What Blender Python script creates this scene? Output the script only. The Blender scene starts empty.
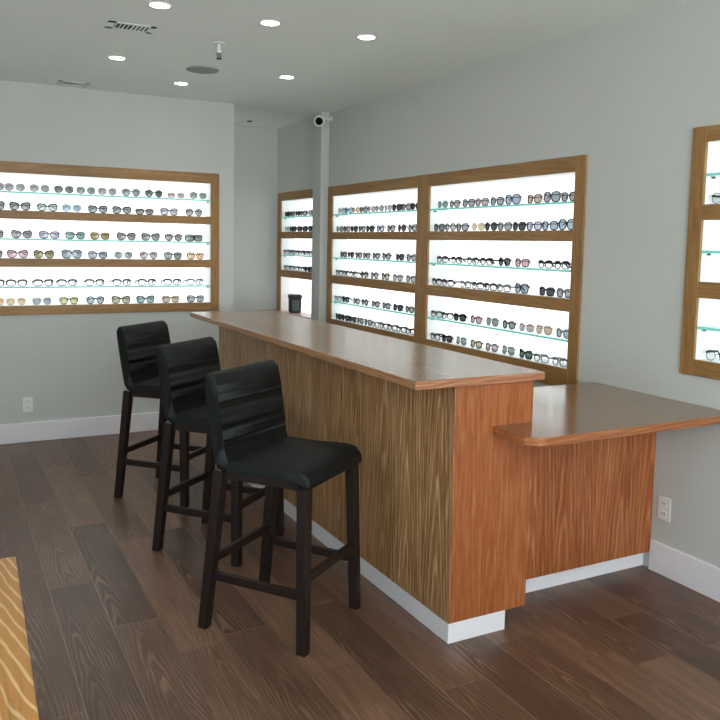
import bpy, bmesh, math, random
from mathutils import Vector, Matrix
random.seed(7)
PI = math.pi
COL = bpy.context.scene.collection
LIGHTBOX = 1.18       # brightness of the lit display backs
SPOT_W = 10.0        # watts per ceiling downlight
WINDOW_W = 430.0     # daylight through the shop window
SIDE_FILL_W = 60.0       # fill lamp at the added, unseen side window
EXPOSURE = 0.12

# ------------------------------------------------------------------ helpers
def link(name, mesh, parent=None, mat=None, smooth=False):
    o = bpy.data.objects.new(name, mesh); COL.objects.link(o)
    if parent is not None: o.parent = parent
    if mat is not None and not mesh.materials: mesh.materials.append(mat)
    if smooth:
        for p in mesh.polygons: p.use_smooth = True
    return o
def thing(name, label, cat, loc=(0, 0, 0), rotz=0.0, group=None):
    o = bpy.data.objects.new(name, None); COL.objects.link(o)
    o.empty_display_size = .05
    o.location = loc; o.rotation_euler = (0, 0, rotz)
    return tag(o, label, cat, group)
def tag(o, label, cat, group=None):
    o['label'] = label; o['category'] = cat
    if group: o['group'] = group
    return o
def tomesh(bm, name):
    bmesh.ops.recalc_face_normals(bm, faces=bm.faces[:])
    me = bpy.data.meshes.new(name); bm.to_mesh(me); bm.free(); return me
def add_box(bm, x0, x1, y0, y1, z0, z1, bev=0.0, seg=2):
    r = bmesh.ops.create_cube(bm, size=1.0)
    vs = r['verts']
    for v in vs:
        v.co = Vector(((x0+x1)/2+v.co.x*(x1-x0), (y0+y1)/2+v.co.y*(y1-y0), (z0+z1)/2+v.co.z*(z1-z0)))
    if bev > 0:
        es = list({e for v in vs for e in v.link_edges})
        bmesh.ops.bevel(bm, geom=es, offset=bev, segments=seg, profile=.5, affect='EDGES')
def box(name, x0, x1, y0, y1, z0, z1, mat, parent=None, bev=0.003):
    bm = bmesh.new(); add_box(bm, x0, x1, y0, y1, z0, z1, bev)
    return link(name, tomesh(bm, name), parent, mat)
def struct(o): o['kind'] = 'structure'; return o
def add_lathe(bm, prof, center=(0, 0, 0), n=32, axis=Vector((0, 0, 1))):
    """prof: list of (r, h) along axis"""
    axis = axis.normalized(); q = Vector((0, 0, 1)).rotation_difference(axis); c = Vector(center)
    rings = []
    for r, h in prof:
        if r < 1e-6: rings.append([bm.verts.new(c+q @ Vector((0, 0, h)))])
        else: rings.append([bm.verts.new(c+q @ Vector((r*math.cos(2*PI*i/n), r*math.sin(2*PI*i/n), h))) for i in range(n)])
    for a, b in zip(rings, rings[1:]):
        for i in range(n):
            j = (i+1) % n
            if len(a) == 1 and len(b) == 1: continue
            if len(a) == 1: bm.faces.new((a[0], b[i], b[j]))
            elif len(b) == 1: bm.faces.new((a[i], a[j], b[0]))
            else: bm.faces.new((a[i], a[j], b[j], b[i]))
def lathe(name, prof, center, mat, parent=None, n=32, axis=Vector((0, 0, 1)), smooth=True):
    bm = bmesh.new(); add_lathe(bm, prof, center, n, axis)
    o = link(name, tomesh(bm, name), parent, mat)
    if smooth:
        for p in o.data.polygons: p.use_smooth = len(p.vertices) == 4
    return o
def add_tube(bm, pts, r, n=6, closed=False, rz=None):
    """tube along points; r radius, rz optional second radius along local binormal"""
    pts = [Vector(p) for p in pts]; m = len(pts); rings = []
    for i, p in enumerate(pts):
        if closed: t = pts[(i+1) % m]-pts[i-1]
        else: t = pts[min(i+1, m-1)]-pts[max(i-1, 0)]
        t.normalize()
        up = Vector((0, 1, 0)) if abs(t.y) < .9 else Vector((0, 0, 1))
        a = t.cross(up).normalized(); b = a.cross(t).normalized()
        rings.append([bm.verts.new(p+a*r*math.cos(2*PI*k/n)+b*(rz or r)*math.sin(2*PI*k/n)) for k in range(n)])
    for i in range(m if closed else m-1):
        A, B = rings[i], rings[(i+1) % m]
        for k in range(n): bm.faces.new((A[k], A[(k+1) % n], B[(k+1) % n], B[k]))
    if not closed:
        bm.faces.new(rings[0][::-1]); bm.faces.new(rings[-1])
def add_prism(bm, prof, y0, y1, bev=0.0, seg=3):
    """extrude profile (x,z) along y with bevelled end loops"""
    a = [bm.verts.new((x, y0, z)) for x, z in prof]; b = [bm.verts.new((x, y1, z)) for x, z in prof]
    n = len(prof)
    fa = bm.faces.new(a); fb = bm.faces.new(b[::-1])
    for i in range(n): bm.faces.new((a[i], b[i], b[(i+1) % n], a[(i+1) % n]))
    if bev:
        es = list(fa.edges)+list(fb.edges)
        bmesh.ops.bevel(bm, geom=es, offset=bev, segments=seg, profile=.5, affect='EDGES', clamp_overlap=True)

# ------------------------------------------------------------------ materials
def srgb(r, g, b):
    f = lambda c: c/12.92 if c <= .04045 else ((c+.055)/1.055)**2.4
    return (f(r/255), f(g/255), f(b/255), 1)
class NT:
    def __init__(s, name):
        s.m = bpy.data.materials.new(name); s.m.use_nodes = True
        s.t = s.m.node_tree; s.n = s.t.nodes; s.b = s.n['Principled BSDF']; s.out = s.n['Material Output']
    def node(s, kind, **kw):
        nd = s.n.new(kind)
        for k, v in kw.items(): setattr(nd, k, v)
        return nd
    def set(s, sock, v):
        if isinstance(v, bpy.types.NodeSocket): s.t.links.new(v, sock)
        else: sock.default_value = v
    def math(s, op, a, b=0.0, c=0.0):
        nd = s.node('ShaderNodeMath', operation=op)
        for i, v in enumerate((a, b, c)): s.set(nd.inputs[i], v)
        return nd.outputs[0]
    def ramp(s, fac, stops):
        nd = s.node('ShaderNodeValToRGB'); e = nd.color_ramp.elements
        while len(e) < len(stops): e.new(.5)
        for el, (p, c) in zip(e, stops): el.position = p; el.color = c
        s.set(nd.inputs['Fac'], fac); return nd.outputs['Color']
    def mix(s, fac, a, b, mode='MIX'):
        nd = s.node('ShaderNodeMix', data_type='RGBA', blend_type=mode)
        s.set(nd.inputs[0], fac); s.set(nd.inputs[6], a); s.set(nd.inputs[7], b); return nd.outputs[2]
    def bump(s, h, strength=.2, dist=.002):
        nd = s.node('ShaderNodeBump'); nd.inputs['Strength'].default_value = strength; nd.inputs['Distance'].default_value = dist
        s.set(nd.inputs['Height'], h); s.set(s.b.inputs['Normal'], nd.outputs[0])
def G(v): return (v, v, v, 1)
def plain(name, col, rough=.5, metal=0.0, noise=0.0, scale=40.0, bump=0.0, coat=0.0, spec=.5):
    t = NT(name)
    t.b.inputs['Roughness'].default_value = rough; t.b.inputs['Metallic'].default_value = metal
    t.b.inputs['Coat Weight'].default_value = coat; t.b.inputs['Specular IOR Level'].default_value = spec
    tc = t.node('ShaderNodeTexCoord'); nz = t.node('ShaderNodeTexNoise')
    nz.inputs['Scale'].default_value = scale; nz.inputs['Detail'].default_value = 3
    t.t.links.new(tc.outputs['Object'], nz.inputs['Vector'])
    a = tuple(c*(1-noise) for c in col[:3])+(1,); b = tuple(min(1, c*(1+noise)) for c in col[:3])+(1,)
    t.set(t.b.inputs['Base Color'], t.ramp(nz.outputs['Fac'], [(.3, a), (.7, b)]))
    if bump: t.bump(nz.outputs['Fac'], bump)
    return t.m
def emit(name, col, strength):
    t = NT(name); t.b.inputs['Base Color'].default_value = G(.8)
    t.b.inputs['Emission Color'].default_value = col; t.b.inputs['Emission Strength'].default_value = strength
    return t.m
def figure(t, a, g, rnd, board, arch, freq, rise, wob, cen=None):
    """cathedral grain: arched growth lines in the board plane, 0..1; a across (m), g along the fibres (m)"""
    da = t.math('SUBTRACT', t.math('MULTIPLY', t.math('FRACT', t.math('DIVIDE', t.math('ADD', a, 3.03), board)), board), t.math('MULTIPLY_ADD', rnd, board*.7, board*.15))
    if cen is not None: da = t.math('SUBTRACT', a, cen)
    c = t.node('ShaderNodeCombineXYZ')
    t.set(c.inputs[0], t.math('MULTIPLY_ADD', rnd, 31., t.math('MULTIPLY', a, 9.)))
    t.set(c.inputs[1], t.math('MULTIPLY_ADD', rnd, 17., t.math('MULTIPLY', g, 2.2)))
    nz = t.node('ShaderNodeTexNoise'); nz.inputs['Scale'].default_value = 1.; nz.inputs['Detail'].default_value = 2.5; nz.inputs['Roughness'].default_value = .6
    t.t.links.new(c.outputs[0], nz.inputs['Vector'])
    r = t.math('SQRT', t.math('ADD', t.math('MULTIPLY', da, da), arch*arch))
    ph = t.math('ADD', t.math('MULTIPLY', r, freq), t.math('MULTIPLY', g, rise))
    ph = t.math('ADD', ph, t.math('MULTIPLY', nz.outputs['Fac'], wob))
    return t.math('MULTIPLY_ADD', t.math('SINE', t.math('MULTIPLY', ph, 2*PI)), .5, .5)
def stretched(t, a, b, g, rnd, sc, st, det=2.5, off=13.):
    c = t.node('ShaderNodeCombineXYZ')
    t.set(c.inputs[0], t.math('MULTIPLY_ADD', rnd, off, t.math('MULTIPLY', a, sc)))
    t.set(c.inputs[1], t.math('MULTIPLY', b, sc))
    t.set(c.inputs[2], t.math('MULTIPLY_ADD', rnd, off*1.7, t.math('MULTIPLY', g, sc*st)))
    nz = t.node('ShaderNodeTexNoise'); nz.inputs['Scale'].default_value = 1.; nz.inputs['Detail'].default_value = det; nz.inputs['Roughness'].default_value = .6
    t.t.links.new(c.outputs[0], nz.inputs['Vector']); return nz.outputs['Fac']
def wood(name, dark, mid, light, grain='z', across=('x', 'y'), board=.2, fine=150., lightamt=.5, rough=.4, bump=.15, tone=.1,
         freq=55., rise=3.2, wob=3.0, arch=.03, fig=.6, coat=0.0, seams=True, sharp=.45, lim=.15, cen=None):
    """oak: limed pores, cathedral figure, boards split along across[0]; grain = axis of the fibres"""
    t = NT(name)
    tc = t.node('ShaderNodeTexCoord'); sep = t.node('ShaderNodeSeparateXYZ'); t.t.links.new(tc.outputs['Object'], sep.inputs[0])
    ax = {'x': sep.outputs[0], 'y': sep.outputs[1], 'z': sep.outputs[2]}
    g, a, b = ax[grain], ax[across[0]], ax[across[1]]
    idx = t.math('FLOOR', t.math('DIVIDE', t.math('ADD', a, 3.03), board))
    wn = t.node('ShaderNodeTexWhiteNoise', noise_dimensions='1D'); t.set(wn.inputs['W'], idx); rnd = wn.outputs['Value']
    n1 = stretched(t, a, b, g, rnd, fine, .035)
    n3 = stretched(t, a, b, g, rnd, 46., .03)
    n2 = stretched(t, a, b, g, rnd, 6., .18, 2., 9.)
    fg = figure(t, a, g, rnd, board, arch, freq, rise, wob, cen)
    col = t.mix(t.ramp(n2, [(.3, G(0)), (.7, G(1))]), dark, mid)
    col = t.mix(t.math('MULTIPLY', t.ramp(n3, [(.35, G(1)), (.6, G(0))]), .5), col, dark)
    lines = t.math('MULTIPLY', t.ramp(fg, [(sharp, G(0)), (.97, G(1))]), t.ramp(n3, [(.36, G(lim)), (.62, G(1))]))
    pores = t.ramp(n1, [(.50, G(0)), (.68, G(1))])
    li = t.math('ADD', t.math('MULTIPLY', lines, fig), t.math('MULTIPLY', pores, 1-fig))
    col = t.mix(t.math('MULTIPLY', li, lightamt), col, light)
    col = t.mix(1.0, col, t.ramp(n1, [(.30, G(.74)), (.46, G(1))]), 'MULTIPLY')
    tn = t.math('MULTIPLY_ADD', rnd, 2*tone, 1-tone)
    cc = t.node('ShaderNodeCombineXYZ')
    for i in range(3): t.set(cc.inputs[i], tn)
    col = t.mix(1.0, col, cc.outputs[0], 'MULTIPLY')
    if seams:
        fr = t.math('FRACT', t.math('DIVIDE', t.math('ADD', a, 3.03), board))
        sm = t.math('GREATER_THAN', t.math('ABSOLUTE', t.math('SUBTRACT', fr, .5)), .5-.001/board)
        col = t.mix(t.math('MULTIPLY', sm, .4), col, G(.02))
    t.set(t.b.inputs['Base Color'], col)
    t.b.inputs['Roughness'].default_value = rough; t.b.inputs['Coat Weight'].default_value = coat; t.b.inputs['Coat Roughness'].default_value = .16
    t.bump(n1, bump, .0015)
    return t.m
def floor_mat():
    t = NT('oak plank floor'); W = .19
    tc = t.node('ShaderNodeTexCoord'); sep = t.node('ShaderNodeSeparateXYZ'); t.t.links.new(tc.outputs['Object'], sep.inputs[0])
    x, y = sep.outputs[0], sep.outputs[1]
    xs = t.math('DIVIDE', t.math('ADD', x, .39+19*W), W); row = t.math('FLOOR', xs)
    wn = t.node('ShaderNodeTexWhiteNoise', noise_dimensions='1D'); t.set(wn.inputs['W'], row)
    ys = t.math('ADD', t.math('DIVIDE', y, 1.25), t.math('MULTIPLY', wn.outputs['Value'], 5.3)); cell = t.math('FLOOR', ys)
    wn2 = t.node('ShaderNodeTexWhiteNoise', noise_dimensions='2D')
    c2 = t.node('ShaderNodeCombineXYZ'); t.set(c2.inputs[0], row); t.set(c2.inputs[1], cell); t.t.links.new(c2.outputs[0], wn2.inputs['Vector'])
    rnd = wn2.outputs['Value']
    sh = t.math('SUBTRACT', x, .01)
    fg = figure(t, t.math('ADD', x, .39+19*W-3.03), y, rnd, W, .022, 75., 5.0, 4.2)
    zero = t.math('MULTIPLY', rnd, 3.)
    n1 = stretched(t, x, zero, y, rnd, 150., .04); n3 = stretched(t, x, zero, y, rnd, 30., .08); n2 = stretched(t, x, zero, y, rnd, 5., .35, 2.)
    base = t.ramp(rnd, [(0, FLOOR[0]), (.5, FLOOR[1]), (1, FLOOR[2])])
    gr = t.math('MULTIPLY', t.ramp(fg, [(.5, G(0)), (.95, G(1))]), t.ramp(n2, [(.40, G(.06)), (.64, G(.50))]))
    col = t.mix(gr, base, FLOOR[3])
    col = t.mix(t.math('MULTIPLY', t.ramp(n3, [(.4, G(1)), (.6, G(0))]), .35), col, FLOOR[0])
    col = t.mix(1.0, col, t.ramp(n1, [(.3, G(.76)), (.6, G(1.1))]), 'MULTIPLY')
    def seam(s, w):
        return t.math('GREATER_THAN', t.math('ABSOLUTE', t.math('SUBTRACT', t.math('FRACT', s), .5)), .5-w)
    sx, sy = seam(xs, .0016/W), seam(ys, .0014/1.25)
    sm = t.math('MAXIMUM', sx, sy)
    col = t.mix(t.math('MULTIPLY', sm, .75), col, t.mix(wn2.outputs['Value'], FLOOR[4], srgb(35, 24, 20)))  # joints run from painted glints of bevels catching light to plain dark gaps
    t.set(t.b.inputs['Base Color'], col)
    t.set(t.b.inputs['Roughness'], t.math('ADD', t.math('MULTIPLY', n1, .14), FLOOR_R))
    t.bump(t.math('SUBTRACT', t.math('MULTIPLY', n1, .3), sm), .25, .0015)
    return t.m

FLOOR = [srgb(80, 56, 45), srgb(104, 75, 59), srgb(130, 97, 78), srgb(164, 128, 104), srgb(170, 142, 122)]
FLOOR_R = .30
M_WALL = plain('wall paint', srgb(198, 201, 197), .75, noise=.012, scale=3, bump=.03)
M_CEIL = plain('ceiling paint', srgb(244, 253, 248), .8, noise=.012, scale=2)
M_BASE = plain('baseboard paint', srgb(236, 233, 238), .4, noise=.01)
M_FLOOR = floor_mat()
OAK = dict(dark=srgb(140, 100, 54), mid=srgb(166, 124, 72), light=srgb(192, 154, 102), board=9., lightamt=.4, rough=.45, freq=30., arch=.5, seams=False, tone=0)
M_RAIL_X = wood('display oak along x', grain='x', across=('z', 'y'), **OAK)
M_RAIL_Y = wood('display oak along y', grain='y', across=('z', 'x'), **OAK)
M_STILE = wood('display oak upright', grain='z', across=('x', 'y'), **OAK)
M_STILE_Y = wood('display oak upright on the right wall', grain='z', across=('y', 'x'), **OAK)
M_FRONT = wood('cerused oak veneer', srgb(142, 98, 55), srgb(174, 126, 77), srgb(230, 198, 157), grain='z', across=('y', 'x'), board=.225,
               lightamt=.85, rough=.42, tone=.10, freq=50., rise=3.0, wob=1.8, fig=.5, sharp=.6)
M_END = wood('orange oak veneer', srgb(150, 80, 38), srgb(170, 95, 48), srgb(200, 142, 102), grain='z', across=('x', 'y'), board=.23,
             lightamt=.55, rough=.42, tone=.03, freq=30., rise=2.0, wob=3.0, fig=.35)
M_LOWP = wood('orange oak panel', srgb(142, 73, 32), srgb(168, 94, 46), srgb(212, 152, 104), grain='z', across=('x', 'y'), board=.24,
              lightamt=.75, rough=.42, tone=.07, freq=48., rise=3., wob=1.8, sharp=.6)
M_TOP = wood('bar top oak', srgb(124, 96, 72), srgb(150, 120, 94), srgb(182, 156, 130), grain='y', across=('x', 'z'), board=.155,
             lightamt=.5, rough=.27, tone=.05, coat=.3, bump=.08)
M_TOPEDGE = wood('bar top oak edge', srgb(150, 106, 72), srgb(176, 130, 92), srgb(200, 162, 126), grain='y', across=('z', 'x'), board=9., seams=False, tone=0, arch=.5)
M_TOPEDGE_X = wood('oak edge across', srgb(150, 92, 58), srgb(172, 114, 78), srgb(208, 168, 136), grain='x', across=('z', 'y'), board=9., seams=False, tone=0, arch=.5, lightamt=.7)
M_DESK = wood('desk top oak', srgb(124, 84, 54), srgb(146, 104, 72), srgb(172, 134, 102), grain='x', across=('y', 'z'), board=.16,
              lightamt=.45, rough=.2, tone=.06, coat=.4, bump=.08)
M_DESKEDGE = wood('desk edge oak', srgb(130, 72, 38), srgb(160, 94, 54), srgb(196, 142, 100), grain='x', across=('z', 'y'), board=9., seams=False, tone=0, arch=.5, lightamt=.6)
M_TABLE = wood('table top oak', srgb(168, 112, 54), srgb(188, 132, 70), srgb(226, 190, 140), grain='y', across=('x', 'z'), board=5.,
               fine=90., lightamt=.75, rough=.4, tone=0, freq=42., rise=11., wob=2.6, arch=.10, fig=.95, sharp=.80, lim=.8, cen=.28, seams=False)
M_LEATHER = plain('black leather', srgb(7, 10, 12), .60, noise=.25, scale=160, bump=.2, spec=.35)
M_SEAM = plain('black leather piping', srgb(14, 16, 18), .5)
M_LEG = wood('dark stained wood', srgb(22, 12, 9), srgb(30, 17, 12), srgb(48, 29, 22), grain='z', across=('x', 'y'), board=9., lightamt=.35, rough=.45, bump=.06, seams=False, tone=0, arch=.5)
M_GLIDE = plain('dark glide', srgb(18, 14, 12), .6)
M_LIGHTBOX = emit('lit display back', (1, 1, 1, 1), LIGHTBOX)
M_LIGHTBOX_DIM = emit('softly lit display back', (.95, .98, 1, 1), LIGHTBOX*.62)
M_INNER = plain('display lining', srgb(244, 247, 247), .5)
M_WHITE = plain('white plastic', srgb(228, 230, 228), .4)
M_WHITE_GREY = plain('grey grille', srgb(150, 157, 153), .6, noise=.12, scale=300)
M_DARK = plain('dark slot', srgb(40, 43, 42), .7)
M_CHROME = plain('dull metal', srgb(90, 92, 90), .35, metal=.8)
M_BLACK = plain('black plastic', srgb(17, 18, 20), .38)
M_BINPANEL = plain('grey green plastic panel', srgb(66, 82, 82), .4)
M_LAMP = emit('lamp disc', (1, .98, .95, 1), 22.)
M_LEDGE = plain('ledge top', srgb(196, 168, 160), .3)
M_LEDGEEDGE = plain('ledge edge', srgb(74, 56, 52), .5)
M_LENSBLACK = plain('camera glass', srgb(5, 5, 6), .6, spec=.1)

def glass_shelf_mat():
    t = NT('glass shelf'); t.n.remove(t.b)
    tr = t.node('ShaderNodeBsdfTransparent'); tr.inputs[0].default_value = (.90, .97, .96, 1)
    gl = t.node('ShaderNodeBsdfGlossy'); gl.inputs['Roughness'].default_value = .05
    mx = t.node('ShaderNodeMixShader'); mx.inputs[0].default_value = .06
    t.t.links.new(tr.outputs[0], mx.inputs[1]); t.t.links.new(gl.outputs[0], mx.inputs[2]); t.t.links.new(mx.outputs[0], t.out.inputs[0])
    return t.m
M_GLASS = glass_shelf_mat()
M_GLASSEDGE_GLOW = emit('glowing green glass edge', srgb(128, 206, 196), .36); M_GLASSEDGE_GLOW.node_tree.nodes['Principled BSDF'].inputs['Base Color'].default_value = srgb(110, 196, 184)  # emission paints in the glow of light carried through the glass

# ------------------------------------------------------------------ room (wall on the right is x = 0, floor z = 0)
H = 2.712; YL = 6.474; YA = 7.634; XC = -.856; XW = -5.4; YB = -3.6
struct(box('floor', XW-.2, .2, YB-.2, YA+.2, -.1, 0, M_FLOOR, bev=0))
struct(box('ceiling', XW-.2, .2, YB-.2, YA+.2, H, H+.1, M_CEIL, bev=0))

def wall_with_holes(name, fixed, t0, t1, lo, hi, holes, axis):
    """wall slab: fixed axis 'x' or 'y', thickness t0..t1; holes (a0,a1,z0,z1)"""
    A = sorted({lo, hi, *[h[0] for h in holes], *[h[1] for h in holes]}); Z = sorted({0., H, *[h[2] for h in holes], *[h[3] for h in holes]})
    bm = bmesh.new()
    solid = lambda i, j: 0 <= i < len(A)-1 and 0 <= j < len(Z)-1 and not any(h[0]-1e-6 <= A[i] and A[i+1] <= h[1]+1e-6 and h[2]-1e-6 <= Z[j] and Z[j+1] <= h[3]+1e-6 for h in holes)
    P = (lambda a, t, z: (t, a, z)) if axis == 'x' else (lambda a, t, z: (a, t, z))
    def q(*p): bm.faces.new([bm.verts.new(P(*k)) for k in p])
    for i in range(len(A)-1):
        for j in range(len(Z)-1):
            if not solid(i, j): continue
            a0, a1, z0, z1 = A[i], A[i+1], Z[j], Z[j+1]
            q((a0, t0, z0), (a1, t0, z0), (a1, t0, z1), (a0, t0, z1)); q((a0, t1, z0), (a1, t1, z0), (a1, t1, z1), (a0, t1, z1))
            if not solid(i-1, j): q((a0, t0, z0), (a0, t1, z0), (a0, t1, z1), (a0, t0, z1))
            if not solid(i+1, j): q((a1, t0, z0), (a1, t1, z0), (a1, t1, z1), (a1, t0, z1))
            if not solid(i, j-1): q((a0, t0, z0), (a1, t0, z0), (a1, t1, z0), (a0, t1, z0))
            if not solid(i, j+1): q((a0, t0, z1), (a1, t0, z1), (a1, t1, z1), (a0, t1, z1))
    bmesh.ops.remove_doubles(bm, verts=bm.verts[:], dist=1e-5)
    return struct(link(name, tomesh(bm, name), None, M_WALL))
# display openings
MAIN = dict(lo=3.195, hi=6.36, z0=.79, z1=2.066)
NEAR = dict(lo=1.58, hi=2.527, z0=.995, z1=2.125)
ALC = dict(lo=6.59, hi=7.545, z0=.873, z1=2.066)
LEFT = dict(lo=-3.05, hi=-.993, z0=.982, z1=2.128)
wall_with_holes('wall_right', 0, 0, .22, YB-.2, YA+.2, [(d['lo']*1.006+.03, d['hi']*1.006-.03, d['z0']+(.03 if d is not ALC else -.03), d['z1']-.03) for d in (MAIN, NEAR, ALC)], 'x')
wall_with_holes('wall_back', 0, YL, YL+.2, XW-.2, XC, [(LEFT['lo']+.03, LEFT['hi']-.03, LEFT['z0']+.03, LEFT['z1']-.03)], 'y')
struct(box('wall_alcove', XW-.2, .2, YA, YA+.2, 0, H, M_WALL, bev=0))
struct(box('wall_pilaster', -.078, 0, 6.412, 6.585, 0, H, M_WALL, bev=.004))
# street front: a wall with a wide shop window behind the photographer
wall_with_holes('wall_front', 0, YB-.2, YB, XW-.2, .2, [(-5.0, -.4, .35, 2.5)], 'y')
wall_with_holes('wall_left', 0, XW-.2, XW, YB-.2, YL+.2, [(-1.6, 2.8, .35, 2.5)], 'x')
bmw = bmesh.new()
for y in (-1.6, -.15, 1.30, 2.76): add_box(bmw, XW-.14, XW-.06, y, y+.04, .35, 2.5)
add_box(bmw, XW-.14, XW-.06, -1.6, 2.8, .35, .40); add_box(bmw, XW-.14, XW-.06, -1.6, 2.8, 2.45, 2.5)
struct(link('added_side_window', tomesh(bmw, 'added_side_window'), None, M_WHITE))  # unseen window, added so light reaches the bar front from the left
bmw = bmesh.new()
for x in (-5.0, -3.45, -1.93, -.44): add_box(bmw, x, x+.04, YB-.14, YB-.06, .35, 2.5)
add_box(bmw, -5.0, -.4, YB-.14, YB-.06, .35, .40); add_box(bmw, -5.0, -.4, YB-.14, YB-.06, 2.45, 2.5)
struct(link('window_1', tomesh(bmw, 'window_1'), None, M_WHITE))
def baseboard(name, x0, x1, y0, y1, h=.152):
    struct(box(name, x0, x1, y0, y1, 0, h, M_BASE, bev=.004))
baseboard('baseboard_back', XW, XC, YL-.015, YL)
baseboard('baseboard_back_end', XC, XC+.015, YL-.015, YL+.2)
baseboard('baseboard_right', -.015, 0, YB, 2.6555)
baseboard('baseboard_right_far', -.015, 0, 2.72, 6.41)
baseboard('baseboard_left', XW, XW+.015, YB, YL-.015)
baseboard('baseboard_alcove', XW, 0, YA-.015, YA)

# ------------------------------------------------------------------ display cabinets
def display(name, label, D, axis, bays, comps, open_bottom=False, stile=.08, depth=.15):
    """axis 'x': on wall x=0 spanning y; axis 'y': on wall_back spanning x. bays: clear (lo,hi); comps: clear (z0,z1)"""
    k = .018/3.024                                           # seat the frame 12 mm proud of the wall
    if axis == 'x': fit = lambda v: v*(1+k)
    else: fit = lambda v: -3.0544+(v+3.0544)*(1+.018/6.444)
    bays = [(fit(p), fit(q)) for p, q in bays]; D = dict(D, lo=fit(D['lo']), hi=fit(D['hi']))
    t = thing(name, label, 'display cabinet', (0, (D['lo']+D['hi'])/2, D['z0']) if axis == 'x' else ((D['lo']+D['hi'])/2, YL, D['z0']))
    off = Vector(t.location)
    def pbox(nm, a0, a1, d0, d1, z0, z1, mat, bev=.003):
        if axis == 'x': o = box(nm, d0, d1, a0, a1, z0, z1, mat, None, bev)
        else: o = box(nm, a0, a1, YL+d0, YL+d1, z0, z1, mat, None, bev)
        o.data.transform(Matrix.Translation(-off)); o.parent = t; return o
    F0, F1 = -.012, .005
    MR = M_RAIL_Y if axis == 'x' else M_RAIL_X
    zlo = comps[-1][0]
    ups = [D['lo']]+[v for b in bays for v in b]+[D['hi']]
    for i in range(0, len(ups), 2): pbox('stile', ups[i], ups[i+1], F0, F1, D['z0'], D['z1'], M_STILE_Y if axis == 'x' else M_STILE)
    for a0, a1 in bays:
        pbox('rail', a0-.001, a1+.001, F0+.001, F1, comps[0][1], D['z1']-.0005, MR)
        for (u0, u1), (l0, l1) in zip(comps, comps[1:]): pbox('rail', a0-.001, a1+.001, F0+.001, F1, l1, u0, MR)
        if not open_bottom: pbox('rail', a0-.001, a1+.001, F0+.001, F1, D['z0']+.0005, zlo, MR)
        # lining: jambs, boards and the lit back
        pbox('lining', a0-.032, a0-.0005, F1, depth, zlo-.03, comps[0][1]+.03, M_INNER, 0)
        pbox('lining', a1+.0005, a1+.032, F1, depth, zlo-.03, comps[0][1]+.03, M_INNER, 0)
        pbox('lit_back_panel', a0-.032, a1+.032, depth, depth+.012, zlo-.03, comps[0][1]+.03, M_LIGHTBOX_DIM if D['z0'] == NEAR['z0'] else M_LIGHTBOX, 0)
        pbox('lining', a0-.0005, a1+.0005, F1, depth, comps[0][1]+.0005, comps[0][1]+.03, M_INNER, 0)
        for (u0, u1), (l0, l1) in zip(comps, comps[1:]): pbox('lining', a0-.0005, a1+.0005, F1, depth, l1+.0005, u0-.0005, M_INNER, 0)
        if not open_bottom: pbox('lining', a0-.0005, a1+.0005, F1, depth, zlo-.03, zlo-.0005, M_INNER, 0)
        for k, (z0, z1) in enumerate(comps):
            if open_bottom and k == len(comps)-1: continue
            zz = SHELF[D['z1']][k]
            sh = pbox('glass_shelf', a0+.002, a1-.002, .006, depth-.004, zz-.012, zz, M_GLASS, 0)
            ed = pbox('shelf_edge', a0+.002, a1-.002, .003, .006, zz-.012, zz, M_GLASSEDGE_GLOW, 0)
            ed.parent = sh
            for a in (a0+.012, a1-.012):
                pin = pbox('shelf_pin', a-.006, a+.006, .03, .045, zz-.022, zz-.0125, M_CHROME, .002); pin.parent = sh
    return t
SHELF = {2.128: (1.910, 1.560, 1.197), 2.066: (1.824, 1.447, 1.060), 2.125: (1.910, 1.560, 1.197)}
COMPS_MAIN = [(1.666, 1.980), (1.289, 1.605), (.900, 1.217)]
COMPS_LEFT = [(1.770, 2.045), (1.411, 1.706), (1.053, 1.346)]
COMPS_NEAR = [(1.776, 2.055), (1.428, 1.706), (1.070, 1.354)]
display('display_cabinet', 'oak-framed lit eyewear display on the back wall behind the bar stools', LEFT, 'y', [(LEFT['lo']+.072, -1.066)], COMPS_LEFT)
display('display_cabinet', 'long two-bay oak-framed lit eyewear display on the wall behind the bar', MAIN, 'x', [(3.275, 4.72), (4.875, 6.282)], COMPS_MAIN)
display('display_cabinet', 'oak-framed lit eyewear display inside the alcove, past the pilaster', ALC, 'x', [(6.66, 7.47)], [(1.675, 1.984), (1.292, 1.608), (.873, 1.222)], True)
SHELF[2.125] = (1.915, 1.569, 1.222)
display('display_cabinet', 'oak-framed lit eyewear display above the desk, cut by the picture edge', NEAR, 'x', [(1.655, 2.452)], COMPS_NEAR)

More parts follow.
